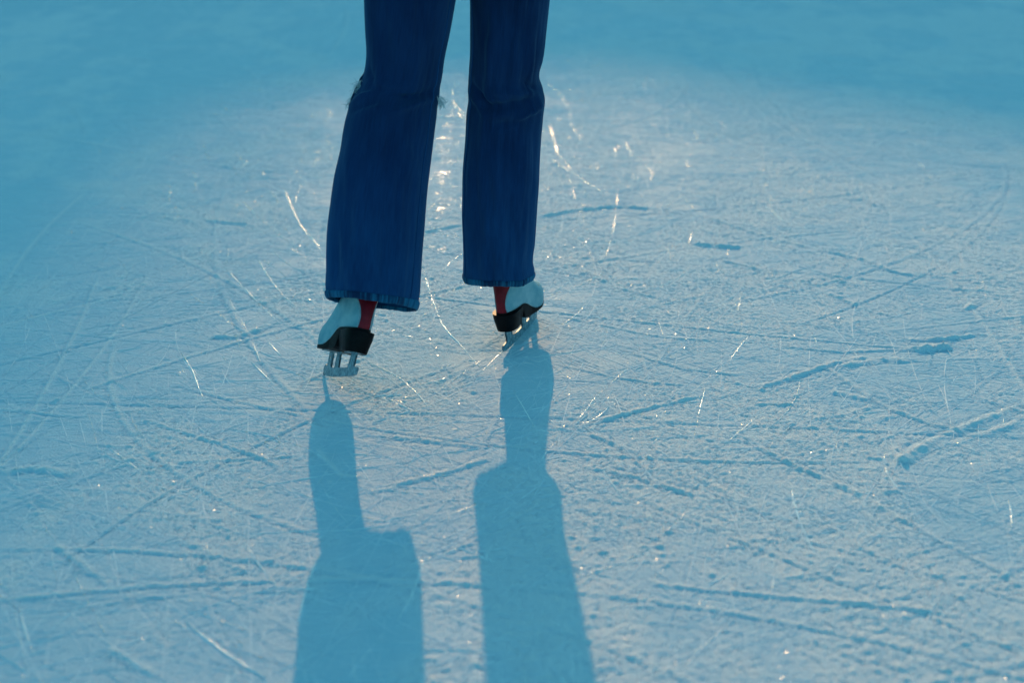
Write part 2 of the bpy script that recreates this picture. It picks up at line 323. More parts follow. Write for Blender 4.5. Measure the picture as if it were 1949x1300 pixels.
for k in range(110):                            # refrozen smears between and beside the legs
    px, py = (rng.uniform(808, 895), rng.uniform(215, 480)) if k < 80 else (rng.uniform(700, 1080), rng.uniform(500, 860))
    L_ = rng.uniform(10, 42); bead(smooth_line([(px, py + rng.normal(0, 3)), (px + L_ / 2, py + rng.normal(0, 2)), (px + L_, py + rng.normal(0, 3))]), rng.uniform(.0012, .0045), .0007, gap=1.2, seed=400 + k)
for k in range(480):                            # glassy cuts running towards the low sun
    cx, cy = rng.normal(-.12, .62), 1.7 + 4.0 * rng.random() ** 1.3
    v = np.array([-cx, -cy, CAM_H]); v /= np.linalg.norm(v); hv_ = v + np.array(SUN_DIR); base = math.atan2(hv_[0], -hv_[1]) if abs(hv_[0]) + abs(hv_[1]) > 0 else 1.5
    a = rng.normal(base, .22) if rng.random() < .6 else rng.uniform(0, math.pi); ln = rng.uniform(.05, .35); bend = rng.normal(0, .4); t = np.linspace(-.5, .5, 7); ang = a + bend * t
    P = np.cumsum(np.stack([np.cos(ang), np.sin(ang)], 1) * ln / 6, 0) + (cx, cy)
    bead(P, rng.uniform(.0007, .0017), rng.uniform(.0004, .0009), gap=1.2, seed=600 + k)
SV1, SF1 = SV, SF; SV, SF, _off = [], [], 0
for k in range(7500):
    cx, cy = rng.uniform(-2.6, 2.6), 1.5 + 7.0 * rng.random() ** 1.15
    if rng.random() < .35: cx = cx * .45 - .1
    a = rng.normal(math.pi / 2 + (0.5 if cx < -.1 else -.25), 0.6) if rng.random() < .22 else rng.normal(0.0, 0.85)
    ln = rng.uniform(.06, .8) * (2.6 if rng.random() < .2 else 1); bend = rng.normal(0, .45)
    t = np.linspace(-.5, .5, 9); ang = a + bend * t
    P = np.cumsum(np.stack([np.cos(ang), np.sin(ang)], 1) * ln / 8, 0) + (cx, cy)
    bead(P, rng.uniform(.0004, .0011) * (1 + max(0, cy - 4) * .25), rng.uniform(.0001, .0004), gap=.8, seed=100 + k)
ME_CUTS = mesh_np('skate_cut', np.vstack(SV1), np.vstack(SF1), M_SCR)
M_SC2 = mat_plain('scraped_frost', (0.76, 0.84, 0.89), (0.92, 0.94, 0.96), 80, 0.6, 0.001, spec=0.25)
tag(link('hairline_cuts', mesh_np('hairline_cut', np.vstack(SV), np.vstack(SF), M_SC2)), 'pale matt hairline scratches crossing all over the ice', 'hairline scratches', kind='stuff')
# loose ice crystals: tiny tilted flakes lying on the surface, they sparkle where a face mirrors the sun
nF = 150000; fx = rng.uniform(-2.3, 2.3, nF); fy = 1.5 + 5.0 * rng.random(nF) ** 1.15
ii = np.clip(np.searchsorted(X, fx) - 1, 0, NX - 2); jj = np.clip(np.searchsorted(Y, fy) - 1, 0, NY - 2)
fz = np.maximum(np.maximum(H[jj, ii], H[jj + 1, ii]), np.maximum(H[jj, ii + 1], H[jj + 1, ii + 1])) + 0.0003
keep = rng.random(nF) < (0.25 + 0.75 * frost[jj, ii]); fx, fy, fz = fx[keep], fy[keep], fz[keep]; nF = len(fx)
fs = rng.uniform(.0006, .0013, nF) * 1.0; a0 = rng.uniform(0, 6.283, nF); tx, ty = rng.normal(0, .26, nF), rng.normal(0, .26, nF)
FVt = np.zeros((nF, 3, 3))
for q in range(3):
    dx, dy = fs * np.cos(a0 + q * 2.094), fs * np.sin(a0 + q * 2.094); FVt[:, q] = np.stack([fx + dx, fy + dy, fz + dx * tx + dy * ty], -1)
M_FLK = NT('ice_crystal').set(Base_Color=(0.9, 0.93, 0.95, 1), Roughness=0.2, IOR=1.4).m
tag(link('ice_crystals', mesh_np('ice_crystal', FVt.reshape(-1, 3), np.arange(nF * 3).reshape(-1, 3), M_FLK, smooth=False)), 'loose glittering ice crystals strewn over the scraped ice', 'ice crystals', kind='stuff')
tag(link('skate_cuts', ME_CUTS), 'fine glassy skate cuts catching the low sun across the ice', 'skate cuts', kind='stuff')

# ---------------------------------------------------------------- the skater
person = tag(empty('person', (0.0, 3.1, 0.0)), 'skater from behind in blue flared jeans and white skates, left heel lifted', 'person')
POFF = np.array([0.0, 3.1, 0.0])
def pl(v): return np.asarray(v, float) - POFF    # world -> person space

def interp_rows(rows, n):
    rows = np.asarray(rows, float); t = rows[:, 0]
    tt = np.linspace(t[0], t[-1], n)
    out = [tt]
    for k in range(1, rows.shape[1]):
        y = rows[:, k]; d = np.gradient(y, t)          # cubic hermite
        i = np.clip(np.searchsorted(t, tt, side='right') - 1, 0, len(t) - 2); h = t[i + 1] - t[i]; u = (tt - t[i]) / h
        out.append((2*u**3-3*u**2+1)*y[i] + (u**3-2*u**2+u)*h*d[i] + (-2*u**3+3*u**2)*y[i+1] + (u**3-u**2)*h*d[i+1])
    return np.stack(out, 1)
# rows: photo y, left edge x, right edge x, forward distance of the leg's axis
LEFT = [(578,622,793,2.925),(560,620,797,2.93),(520,621,801,2.945),(480,621,804,2.96),(440,623,807,2.975),(390,629,811,2.99),(340,637,816,3.01),(290,648,822,3.03),(250,655,827,3.045),
        (215,664,831,3.06),(195,671,833,3.07),(178,680,836,3.075),(160,687,838,3.08),(140,693,842,3.08),(110,697,846,3.08),(60,696,856,3.08),(0,694,867,3.08),(-70,692,881,3.085)]
RIGHT = [(531,884,1015,3.17),(518,881,1018,3.17),(500,881,1015,3.17),(460,881,1018,3.175),(400,879,1022,3.18),(340,880,1026,3.185),(260,886,1030,3.195),(215,889,1035,3.20),(190,892,1038,3.20),
         (170,891,1035,3.20),(150,891,1028,3.20),(135,892,1028,3.195),(110,894,1034,3.19),(60,895,1040,3.19),(0,895,1046,3.185),(-70,891,1054,3.18)]
NA = 200
def leg_surface(rows, tilt0, creases, seed, nr=260, depth_k=0.86):
    R = interp_rows(rows[::-1], nr)[::-1]             # from hem (index 0) upwards
    C = np.array([at((r[1] + r[2]) / 2, r[0], r[3]) for r in R])
    slant = np.linalg.norm(C - np.array([0, 0, CAM_H]), axis=1)
    fw = C[:, 1] * _c - (C[:, 2] - CAM_H) * _s
    hw = (R[:, 2] - R[:, 1]) / 2 * fw / FPX
    T = np.gradient(C, axis=0); T /= np.linalg.norm(T, axis=1)[:, None]
    ker = np.ones(25) / 25
    T = np.stack([np.convolve(np.pad(T[:, k], 12, 'edge'), ker, 'valid') for k in range(3)], 1)
    T[:, 0] *= 0.3; 
    s = np.concatenate([[0], np.cumsum(np.linalg.norm(np.diff(C, axis=0), axis=1))])
    e = np.exp(-s / 0.10)[:, None]; T = T * (1 - e) + np.array(tilt0)[None] * e
    T /= np.linalg.norm(T, axis=1)[:, None]
    F = np.cross(T, [1, 0, 0]); F /= np.linalg.norm(F, axis=1)[:, None]   # +Z x +X = +Y : forward
    B = np.cross(F, T)
    th = np.linspace(0, 2 * np.pi, NA, endpoint=False)
    ct, st = np.cos(th), np.sin(th)
    sq = lambda v, p: np.sign(v) * np.abs(v) ** p
    ex, ey = sq(ct, 0.92), sq(st, 0.92)
    bell = np.exp(-s / 0.2)
    Dp = hw * (depth_k + 0.10 * np.exp(-((s - 0.42) / 0.12) ** 2))
    P = C[:, None] + B[:, None] * (hw[:, None] * ex)[..., None] + F[:, None] * (Dp[:, None] * ey)[..., None]
    Nn = B[:, None] * ct[None, :, None] + F[:, None] * st[None, :, None]
    TH, SS = np.meshgrid(th, s)
    cx, sy = np.cos(TH), np.sin(TH)
    inner = 1 - np.abs(cx) ** 4 * 0.85                       # keep the silhouette as measured
    d = 0.005 * perlin(cx * 3 + SS * 9, SS * 4 - cx * 1.5, 66 + seed) + 0.0075 * perlin(cx * 2.2 + seed + SS * 3, SS * 6 + sy, 60 + seed) + 0.0036 * perlin(cx * 6 + sy * 2, SS * 8, 61 + seed) + 0.0011 * perlin(cx * 16 + 3 * sy, SS * 16, 62 + seed)
    d += (0.004 * np.exp(-SS / 0.16)) * np.sin(3 * TH + seed) + (0.0025 * np.exp(-SS / 0.10)) * np.sin(7 * TH + 2 * seed)
    PXY = R[:, 0][:, None] + 0 * TH; U = cx
    for (u0, y0, u1, y1, wd, amp) in creases:
        du, dy = (u1 - u0) * 80, (y1 - y0); l2 = du * du + dy * dy
        t = np.clip(((U - u0) * 80 * du + (PXY - y0) * dy) / l2, 0, 1)
        dist = np.hypot((U - u0) * 80 - t * du, PXY - y0 - t * dy)
        d = d + 1.35 * amp * np.exp(-(dist / wd) ** 2) * (sy < 0.15) * (1 - 0.7 * np.abs(2 * t - 1) ** 2)
    P = P + Nn * (d * inner)[..., None]
    return P, Nn, TH, SS, s, R
CR_L = [(-.95, 208, -.55, 178, 6, .007), (-.95, 225, -.3, 205, 7, -.005), (-.1, 182, .5, 192, 8, -.004), (.0, 230, .9, 182, 8, .008), (-.5, 225, -.1, 212, 8, .004), (.1, 190, .95, 160, 9, -.006),
        (-.7, 150, .2, 158, 10, .005), (-.9, 120, -.5, 165, 7, -.004), (.3, 240, .8, 300, 12, -.004), (-.6, 260, -.4, 400, 14, .004), (.4, 420, .6, 560, 10, .005), (.15, 440, .3, 570, 10, -.005), (-.75, 430, -.65, 560, 9, -.004)]
CR_R = [(-.95, 140, -.4, 190, 6, -.008), (-.8, 190, .9, 176, 10, -.011), (.25, 212, .98, 188, 6, .008), (-.98, 165, -.6, 205, 6, .007), (-.3, 150, .7, 158, 9, .007), (.5, 130, .98, 172, 6, -.007),
        (-.3, 225, .3, 215, 9, -.006), (.5, 260, .7, 460, 12, .004), (-.6, 280, -.55, 480, 12, -.004), (0, 460, .1, 520, 8, .004), (-.5, 60, -.4, 130, 8, .004), (.6, 20, .7, 110, 8, .004)]

def ring_mesh_parts(P, Nn, TH, SS, s, hem_h=0.0155, thick=0.0016, seed=0):
    """outer wall from above the hem, plus the inside turned up 7 cm; the hem band is its own mesh"""
    nr = P.shape[0]; k0 = int(np.searchsorted(s, hem_h)); kin = int(np.searchsorted(s, 0.075))
    ins = P[:kin + 1][::-1] - Nn[:kin + 1][::-1] * 0.0022
    V = np.concatenate([ins, P[1:]], 0)
    su = np.concatenate([s[:kin + 1][::-1] * -1, s[1:]])
    uv = np.stack([np.broadcast_to((TH[0] / (2 * np.pi)), (len(su), NA)), np.broadcast_to(su[:, None], (len(su), NA))], -1)
    # hem band (turned and stitched): slightly proud, puckered
    nh = 14; idx = np.linspace(0, k0, nh); lo = np.floor(idx).astype(int); fr = (idx - lo)[:, None, None]; hi = np.minimum(lo + 1, nr - 1)
    Pb = P[lo] * (1 - fr) + P[hi] * fr; Nb = Nn[lo]; tt = np.linspace(0, 1, nh)
    ang = TH[0]; puck = 0.0007 * np.sin(ang * 46 + 2.2 * np.sin(ang * 5 + seed)) + 0.0006 * perlin(ang * 12, ang * 0 + seed, 70)
    off = 0.0022 + np.sin(np.pi * tt)[:, None] * (0.0010 + puck)[None]
    off[-2] *= 0.75; off[-1] = 0.0003
    Vo = Pb + Nb * off[..., None]
    sag = 0.0012 * perlin(ang * 9, ang * 0 + 3 * seed, 71)
    Vi = Pb[:5][::-1] - Nb[:5][::-1] * 0.004; low = Pb[:1] + Nb[:1] * 0.0
    low = low - (P[1:2] - P[0:1]) / np.linalg.norm(P[1:2] - P[0:1], axis=-1, keepdims=True) * (0.0018 + sag)[None, :, None]
    Vh = np.concatenate([Vi, low, Vo], 0)
    uh = np.broadcast_to((ang / (2 * np.pi))[None], Vh.shape[:2]); vh = np.broadcast_to(np.linspace(0, .03, len(Vh))[:, None], Vh.shape[:2])
    return V, uv, Vh, np.stack([uh, vh], -1)
def add_ring(lst, V, uv):
    Vc = np.concatenate([V, V[:, :1]], 1); u2 = uv[:, :1].copy(); u2[..., 0] = 1.0; Uc = np.concatenate([uv, u2], 1)
    off = sum(len(a[0]) for a in lst)
    lst.append((Vc.reshape(-1, 3), grid_faces(Vc.shape[0], Vc.shape[1]) + off, Uc.reshape(-1, 2)))
jeans_parts = []; HEMS = []; SURF = []
for rows, tilt, cr, sd, nm in ((LEFT, (0.12, 0.46, 0.86), CR_L, 1, 'l'), (RIGHT, (-0.02, 0.10, 0.99), CR_R, 4, 'r')):
    P, Nn, TH, SS, s, R = leg_surface(rows, tilt, cr, sd)
    SURF.append((P, Nn, s, R))
    V, uv, Vh, uh = ring_mesh_parts(P, Nn, TH, SS, s, seed=sd)
    add_ring(jeans_parts, pl(V), uv); HEMS.append((pl(Vh), uh))
# hips and waist (above the frame)
hc = (SURF[0][0][-1].mean(0) + SURF[1][0][-1].mean(0)) / 2
_tp = np.concatenate([SURF[0][0][-1], SURF[1][0][-1]]); hc[0] = (_tp[:, 0].min() + _tp[:, 0].max()) / 2; hc[1] = (_tp[:, 1].min() + _tp[:, 1].max()) / 2
zt = hc[2]; A_ = (_tp[:, 0].max() - _tp[:, 0].min()) / 2 + .008; B_ = (_tp[:, 1].max() - _tp[:, 1].min()) / 2 + .012
prof = [(zt - .004, A_ * .2, B_ * .3), (zt - .010, A_ * .99, B_ * .98), (zt - .004, A_, B_), (zt + .03, A_, B_ * 1.04), (zt + .08, A_ * .97, B_ * 1.08), (zt + .14, A_ * .9, B_ * 1.05), (zt + .20, A_ * .78, B_ * .95), (zt + .25, A_ * .72, B_ * .88)]
th = np.linspace(0, 2 * np.pi, NA, endpoint=False); hv = []
_sg = lambda v, p: np.sign(v) * np.abs(v) ** p
for z, a, b in prof: hv.append(np.stack([hc[0] + a * _sg(np.cos(th), .75), hc[1] + b * _sg(np.sin(th), .6), np.full(NA, z) + (0.0 if z > zt else 0)], -1))
hv = np.array(hv); uvh = np.stack([np.broadcast_to(th / 6.283, hv.shape[:2]), hv[..., 2] * 1.0], -1)
add_ring(jeans_parts, pl(hv), uvh)
me = mesh_np('jeans', np.vstack([a[0] for a in jeans_parts]), np.vstack([a[1] for a in jeans_parts]), M_DEN, uvs=np.vstack([a[2] for a in jeans_parts]))
bm = bmesh.new(); bm.from_mesh(me); bmesh.ops.remove_doubles(bm, verts=bm.verts[:], dist=1e-6); bm.to_mesh(me); bm.free()
jeans = link('jeans', me, person)
for Vh, uh in HEMS:
    l = []; add_ring(l, Vh, uh); me = mesh_np('hem', l[0][0], l[0][1], M_HEM, uvs=l[0][2])
    bm = bmesh.new(); bm.from_mesh(me); bmesh.ops.remove_doubles(bm, verts=bm.verts[:], dist=1e-6); bm.to_mesh(me); bm.free()
    link('hem', me, jeans)
# seams: raised double fold along the inner / outer side of each leg
def tube(paths, rad, mat, name, parent, n=6, uv=False):
    VV, FF = [], []; off = 0
    for Pth, r in [(p, rad if np.isscalar(rad) else rad[i]) for i, p in enumerate(paths)]:
        Pth = np.asarray(Pth, float); m = len(Pth); T = np.gradient(Pth, axis=0); T /= np.linalg.norm(T, axis=1)[:, None] + 1e-12
        up = np.array([0.1, 1, 0.2]); A = np.cross(T, up); A /= np.linalg.norm(A, axis=1)[:, None] + 1e-12; Bn = np.cross(T, A)
        a = np.linspace(0, 2 * np.pi, n, endpoint=False)
        rr = np.broadcast_to(r, (m,)).copy(); rr[0] *= .3; rr[-1] *= .3
        V = Pth[:, None] + rr[:, None, None] * (A[:, None] * np.cos(a)[None, :, None] + Bn[:, None] * np.sin(a)[None, :, None])
        VV.append(V.reshape(-1, 3)); FF.append(grid_faces(m, n, True) + off); off += m * n
    me = mesh_np(name, np.vstack(VV), np.vstack(FF), mat, uvs=np.zeros((off, 2)) if uv else None)
    return link(name, me, parent)
for (P, Nn, s, R), thd in ((SURF[0], 332), (SURF[1], 205)):
    j = int(thd / 360 * NA) % NA; k = np.arange(6, P.shape[0])
    tube([pl(P[k, j] + Nn[k, j] * 0.0006)], 0.0016, M_DEN, 'seam', jeans, uv=True)
# ripped knee of the left leg: loose flap and frayed threads on its outer side, a few on the inner side
def frays(base_px, d, n, ln, seed, spread):
    r = np.random.default_rng(seed); paths = []
    bp = np.array([at(x, y, d) for x, y in base_px])
    for i in range(n):
        t = r.random() * (len(bp) - 1); i0 = min(int(t), len(bp) - 2); p = bp[i0] * (1 - t + i0) + bp[i0 + 1] * (t - i0)
        p = p + r.normal(0, .002, 3); v = np.array([spread[0] + r.normal(0, .4), r.normal(0, .4), spread[1] + r.normal(0, .4)]); v /= np.linalg.norm(v)
        L = ln * r.uniform(.4, 1.2); q = [p]
        for k in range(7):
            v = v + r.normal(0, .32, 3) + np.array([0, 0, -.16]); v /= np.linalg.norm(v); q.append(q[-1] + v * L / 7)
        paths.append(pl(np.array(q)))
    return paths
fr = frays([(687,152),(680,170),(673,186),(667,200)], 3.05, 110, .022, 3, (-.8, -.6))
tube(fr, 0.0005, M_THR, 'frayed_threads', jeans, n=4)
fr = frays([(835,182),(837,188),(836,194)], 3.04, 34, .024, 5, (.5, -.8))
tube(fr, 0.00055, M_THR, 'frayed_threads', jeans, n=4)
flap = np.array([[at(693,136,3.07), at(700,140,3.07)], [at(684,150,3.06), at(696,158,3.06)], [at(676,167,3.05), at(691,176,3.05)], [at(669,184,3.045), at(684,194,3.045)], [at(664,200,3.04), at(676,208,3.045)]])
FV = np.concatenate([flap, flap[:, ::-1] + np.array([0, .003, 0])], 1); FV = np.array([np.stack([np.interp(np.linspace(0, 4, 24), range(5), FV[:, j, k]) for k in range(3)], -1) for j in range(4)]).transpose(1, 0, 2)
FV += 0.0004 * rng.normal(size=(FV.shape[0], 1, 3))
l = []; Fm = mesh_np('torn_flap', pl(FV.reshape(-1, 3)), grid_faces(FV.shape[0], 4, True), M_HEM, uvs=FV.reshape(-1, 3)[:, [0, 2]] * 4)
link('torn_flap', Fm, jeans)

# ---- figure skate, built in its own space: origin at the tail of the runner on the ice, +Y to the toe
def smooth01(t): return t * t * (3 - 2 * t)
def sole_z(y):
    t = np.clip((y - .09) / .095, 0, 1); z = .106 - .040 * smooth01(t)
    return z + np.clip((y - .22) / .065, 0, 1) ** 2 * .007
NB = 72
def boot_ring(h, grow=0.0):
    hs = [0, .012, .03, .045, .058, .070, .085, .105, .13, .17, .215]
    fr = [.279, .283, .281, .268, .238, .205, .176, .155, .142, .136, .138]
    bk = [.014, .011, .010, .012, .015, .018, .021, .024, .026, .024, .018]
    wk = [1, 1.04, 1.05, 1.02, 1.0, .98, .97, .98, 1.0, 1.05, 1.1]     # widths
    f, b, k = np.interp(h, hs, fr) + grow, np.interp(h, hs, bk) - grow, np.interp(h, hs, wk)
    t = np.linspace(0, 2 * np.pi, NB, endpoint=False)
    c = -np.cos(t); s_ = np.sin(t)
    y = (f + b) / 2 + (f - b) / 2 * np.sign(c) * np.abs(c) ** .86
    u = (y - b) / (f - b)
    low = np.interp(np.clip(u, 0, 1), [0, .12, .28, .48, .72, .88, 1], [.030, .0325, .033, .034, .048, .045, .036])
    high = np.full_like(u, .036)
    mixh = smooth01(np.clip((h - .035) / .06, 0, 1)); wd = (low * (1 - mixh) + high * mixh) * k + grow
    x = np.sign(s_) * np.abs(s_) ** .72 * wd
    lift = smooth01(np.clip((h - .05) / .05, 0, 1))
    z = sole_z(y) * (1 - lift) + .094 * lift + h
    return np.stack([x, y, z], -1)
def boot_mesh():
    hs = np.concatenate([[-.001], np.linspace(0, .10, 26), np.linspace(.105, .215, 16)])
    V = np.array([boot_ring(max(h, 0), 0 if h >= 0 else -.01) for h in hs]); V[..., 2] += 0
    top = V[-1]; inn = top.copy(); c = top.mean(0); rows = [V]
    rows.append((c + (top - c) * .9)[None]); low = c + (top - c) * .86; low[:, 2] -= .06; rows.append(low[None])
    V = np.concatenate(rows); F = grid_faces(len(V), NB, True)
    me = mesh_np('boot', V.reshape(-1, 3), F, M_BOOT); bm = bmesh.new(); bm.from_mesh(me)
    bm.verts.ensure_lookup_table(); bm.faces.new([bm.verts[i] for i in range(NB)][::-1]); n0 = (len(V) - 1) * NB; bm.faces.new([bm.verts[n0 + i] for i in range(NB)])
    bmesh.ops.recalc_face_normals(bm, faces=bm.faces[:]); bm.to_mesh(me); bm.free()
    for p in me.polygons: p.use_smooth = len(p.vertices) == 4
    return me
def sole_mesh():
    o = boot_ring(0, .0014); n = NB; y = o[:, 1]
    top = o.copy(); top[:, 2] = sole_z(y) + .0012
    arch = np.exp(-(np.maximum(y - .108, 0) / .045) ** 2) * .034 * np.clip((y - .085) / .02, 0, 1)
    bot = o * 1.0; bot[:, 0] *= .97; bot[:, 2] = sole_z(y) - .0055 - arch
    mid = (top + bot) / 2; mid[:, 0] *= 1.012
    V = np.concatenate([top, mid, bot]); me = mesh_np('sole', V, grid_faces(3, n, True), M_SOLE); bm = bmesh.new(); bm.from_mesh(me); bm.verts.ensure_lookup_table()
    for base in (0, 2 * n):                       # caps as cross strips so they follow the curved sole
        for i in range(1, n // 2):
            a, b = base + i, base + i + 1; c, d = base + (n - i - 1) % n, base + (n - i) % n
            f = [a, b, c, d] if i + 1 != n // 2 else [a, b, d]
            if len(set(f)) == len(f):
                try: bm.faces.new([bm.verts[j] for j in f])
                except ValueError: pass
        try: bm.faces.new([bm.verts[base], bm.verts[base + 1], bm.verts[base + n - 1]])
        except ValueError: pass
    bmesh.ops.recalc_face_normals(bm, faces=bm.faces[:]); bm.to_mesh(me); bm.free()
    for p in me.polygons: p.use_smooth = False
    return me
def heel_mesh():
    n = 40; rings = []
    for z, back, front, hw in ((.1015, .0100, .118, .0330), (.100, .0100, .117, .0330), (.085, .0125, .106, .0318), (.068, .0160, .097, .0288), (.0547, .019, .093, .0268), (.0532, .0197, .0922, .0261)):
        t = np.linspace(0, np.pi, n - 4); x = hw * np.cos(t) ; x = np.sign(np.cos(t)) * hw * np.abs(np.cos(t)) ** .7
        y = back + .040 - .040 * np.sin(t) ** .8
        ring = list(zip(x, y, [z] * len(t))) + [(-hw * .98, front - .008, z), (-hw * .72, front - .012, z), (hw * .72, front - .012, z), (hw * .98, front - .008, z)]
        rings.append(ring)
    V = np.array(rings); me = mesh_np('heel', V.reshape(-1, 3), grid_faces(len(rings), n, True), M_SOLE); bm = bmesh.new(); bm.from_mesh(me); bm.verts.ensure_lookup_table()
    bm.faces.new([bm.verts[i] for i in range(n)]); bm.faces.new([bm.verts[(len(rings) - 1) * n + i] for i in range(n)])
    bmesh.ops.recalc_face_normals(bm, faces=bm.faces[:]); bm.to_mesh(me); bm.free()
    for p in me.polygons: p.use_smooth = len(p.vertices) == 4 and abs(p.normal.z) < .6
    return me
def backstay_mesh():
    hs = np.linspace(-.002, .19, 60); m = 17; V = []
    for h in hs:
        r = boot_ring(max(h, 0), .0011); w_ = np.interp(h, [-.002, .01, .025, .045, .065, .09, .19], [.0160, .0140, .0135, .0175, .026, .034, .036])
        # arc of the ring around its back point (index 0), cut to the wanted half width
        idx = np.r_[np.arange(NB - 20, NB), np.arange(0, 21)]; arc = r[idx]; ss = np.concatenate([[0], np.cumsum(np.linalg.norm(np.diff(arc, axis=0), axis=1))]); ss -= ss[20]
        q = np.linspace(-w_, w_, m); V.append(np.stack([np.interp(q, ss, arc[:, k]) for k in range(3)], -1))
    V = np.array(V); back = V.copy(); back[..., 1] += .0009; nr = len(hs)
    me = mesh_np('backstay', np.concatenate([V, back[:, ::-1]], 1).reshape(-1, 3), grid_faces(nr, 2 * m, True), M_RED); recalc(me); return me
def plate(poly, th, name, mat):
    bm = bmesh.new(); a = [bm.verts.new((-th / 2, y, z)) for y, z in poly]; b = [bm.verts.new((th / 2, y, z)) for y, z in poly]; n = len(poly)
    bm.faces.new(a); bm.faces.new(b[::-1])
    for i in range(n): bm.faces.new((a[i], b[i], b[(i + 1) % n], a[(i + 1) % n]))
    return bm
def join_bm(lst, name, mat, bev=0.0):
    out = bmesh.new()
    for bm in lst:
        bmesh.ops.triangulate(bm, faces=[f for f in bm.faces if len(f.verts) > 4]); m = bpy.data.meshes.new('t'); bm.to_mesh(m); bm.free(); out.from_mesh(m); bpy.data.meshes.remove(m)
    bmesh.ops.recalc_face_normals(out, faces=out.faces[:]); me = bpy.data.meshes.new(name); out.to_mesh(me); out.free(); me.materials.append(mat); return me
def blade_mesh():
    bot = []
    for y in np.linspace(0.004, .262, 30): bot.append((y, .0000 + ((y - .13) / .132) ** 2 * .0016 + ((y - .13) / .132) ** 8 * .005))
    pick = [(.266, .008), (.270, .004), (.2725, .012), (.2765, .009), (.2775, .017), (.281, .016), (.279, .026)]
    topl = [(.268, .031), (.252, .0265), (.235, .0245), (.20, .0215), (.17, .0225), (.14, .0205), (.10, .0200), (.07, .0225), (.045, .0235), (.02, .0215), (.006, .0205), (.000, .017)]
    runner = plate(bot + pick + topl, .0042, 'r', None)
    posts = [plate([(.036, .012), (.082, .012), (.067, .026), (.062, .038), (.070, .0545), (.029, .0545), (.041, .036), (.043, .026)], .0039, 'p', None),
             plate([(.154, .012), (.190, .012), (.181, .028), (.179, .040), (.188, .0590), (.160, .0590), (.167, .040), (.165, .026)], .0039, 'p', None),
             plate([(.219, .012), (.256, .012), (.246, .030), (.245, .042), (.255, .0605), (.224, .0605), (.232, .042), (.231, .028)], .0039, 'p', None)]
    def mount(y0, y1, hw, z, zf=None):
        bm = bmesh.new(); n = 20; ring = []
        for k in range(2 * n):
            t = math.pi * 2 * k / (2 * n); c, s_ = math.cos(t), math.sin(t); y = (y0 + y1) / 2 + (y1 - y0) / 2 * math.copysign(abs(c) ** .6, c); x = hw * math.copysign(abs(s_) ** .8, s_)
            ring.append((x, y))
        for zz in (0, .0022): ring_v = [bm.verts.new((x, y, (z if zf is None else zf(y) ) + zz - .0022)) for x, y in ring]; (lo := ring_v) if zz == 0 else None; 
        vs = list(bm.verts); m = 2 * n
        for i in range(m): bm.faces.new((vs[i], vs[(i + 1) % m], vs[m + (i + 1) % m], vs[m + i]))
        bm.faces.new(vs[:m]); bm.faces.new(vs[m:]); return bm
    mounts = [mount(.026, .088, .019, .0550), mount(.150, .268, .026, .06, lambda y: float(sole_z(y)) - .0052)]
    scr = []
    for x, y, z in [(.012, .035, .0525), (-.012, .035, .0525), (.012, .078, .0525), (-.012, .078, .0525)]:
        bm = bmesh.new(); bmesh.ops.create_uvsphere(bm, u_segments=10, v_segments=6, radius=.0032, matrix=Matrix.Translation((x, y, z)) @ Matrix.Diagonal((1, 1, .45, 1))); scr.append(bm)
    return join_bm([runner] + posts + mounts + scr, 'blade', M_STEEL)
def welt_mesh():                                  # pale stitched edge between boot and sole
    o = boot_ring(.0015, .0016); return o
SK = dict(boot=boot_mesh(), sole=sole_mesh(), heel=heel_mesh(), backstay=backstay_mesh(), blade=blade_mesh())
def laces_mesh():
    paths = []
    for i in range(6):
        h0 = .075 + i * .022; a = boot_ring(h0, .002); b = boot_ring(h0 + .018, .002); f = NB // 2
        for sgn in (1, -1):
            p, q = a[(f + 5 * sgn) % NB], b[(f - 5 * sgn) % NB]; mid = (a[f] + b[f]) / 2 + (0, .003, 0); paths.append(curve([p, mid, q], .004))
    return paths
def stitch_paths():
    out = []
    for side in (1, -1):                          # two rows beside the heel strip
        for extra in (.0022, .0048):
            row = []
            for h in np.linspace(.002, .19, 60):
                rr = boot_ring(h, .0006); w_ = np.interp(h, [-.002, .01, .025, .045, .065, .09, .19], [.0160, .0140, .0135, .0175, .026, .034, .036]) + extra
                arc = rr[np.r_[np.arange(NB - 20, NB), np.arange(0, 21)]]; ss = np.concatenate([[0], np.cumsum(np.linalg.norm(np.diff(arc, axis=0), axis=1))]); ss -= ss[20]
                row.append([np.interp(side * w_, ss, arc[:, k]) for k in range(3)])
            out.append(np.array(row))
    wl = boot_ring(.0035, .0005); out.append(np.vstack([wl, wl[:1]]))
    return out
SKM = []
def skate(yaw, pitch, roll, pos, scale, label):
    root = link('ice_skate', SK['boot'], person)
    mw = Matrix.Translation(Vector(pl(pos))) @ Matrix.Rotation(yaw, 4, 'Z') @ Matrix.Rotation(pitch, 4, 'X') @ Matrix.Rotation(roll, 4, 'Y') @ Matrix.Scale(scale, 4)
    root.matrix_local = mw
    root['label'] = label; SKM.append(mw)
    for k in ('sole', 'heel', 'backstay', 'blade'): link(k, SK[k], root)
    tube(laces_mesh(), .0016, M_THR, 'lace', root)
    tube(stitch_paths(), .00045, M_THR, 'stitching', root, n=4)
    return root
skate(R_(24.9), R_(-23.3), R_(21.8), (-.3367, 2.7944, .1029), .99, 'white figure skate with lifted heel, leaning inwards on its toe')
skate(R_(-19.3), R_(-1.8), R_(-5.8), (-.0215, 3.135, .004), .93, 'white figure skate flat on the ice, toe turned right')

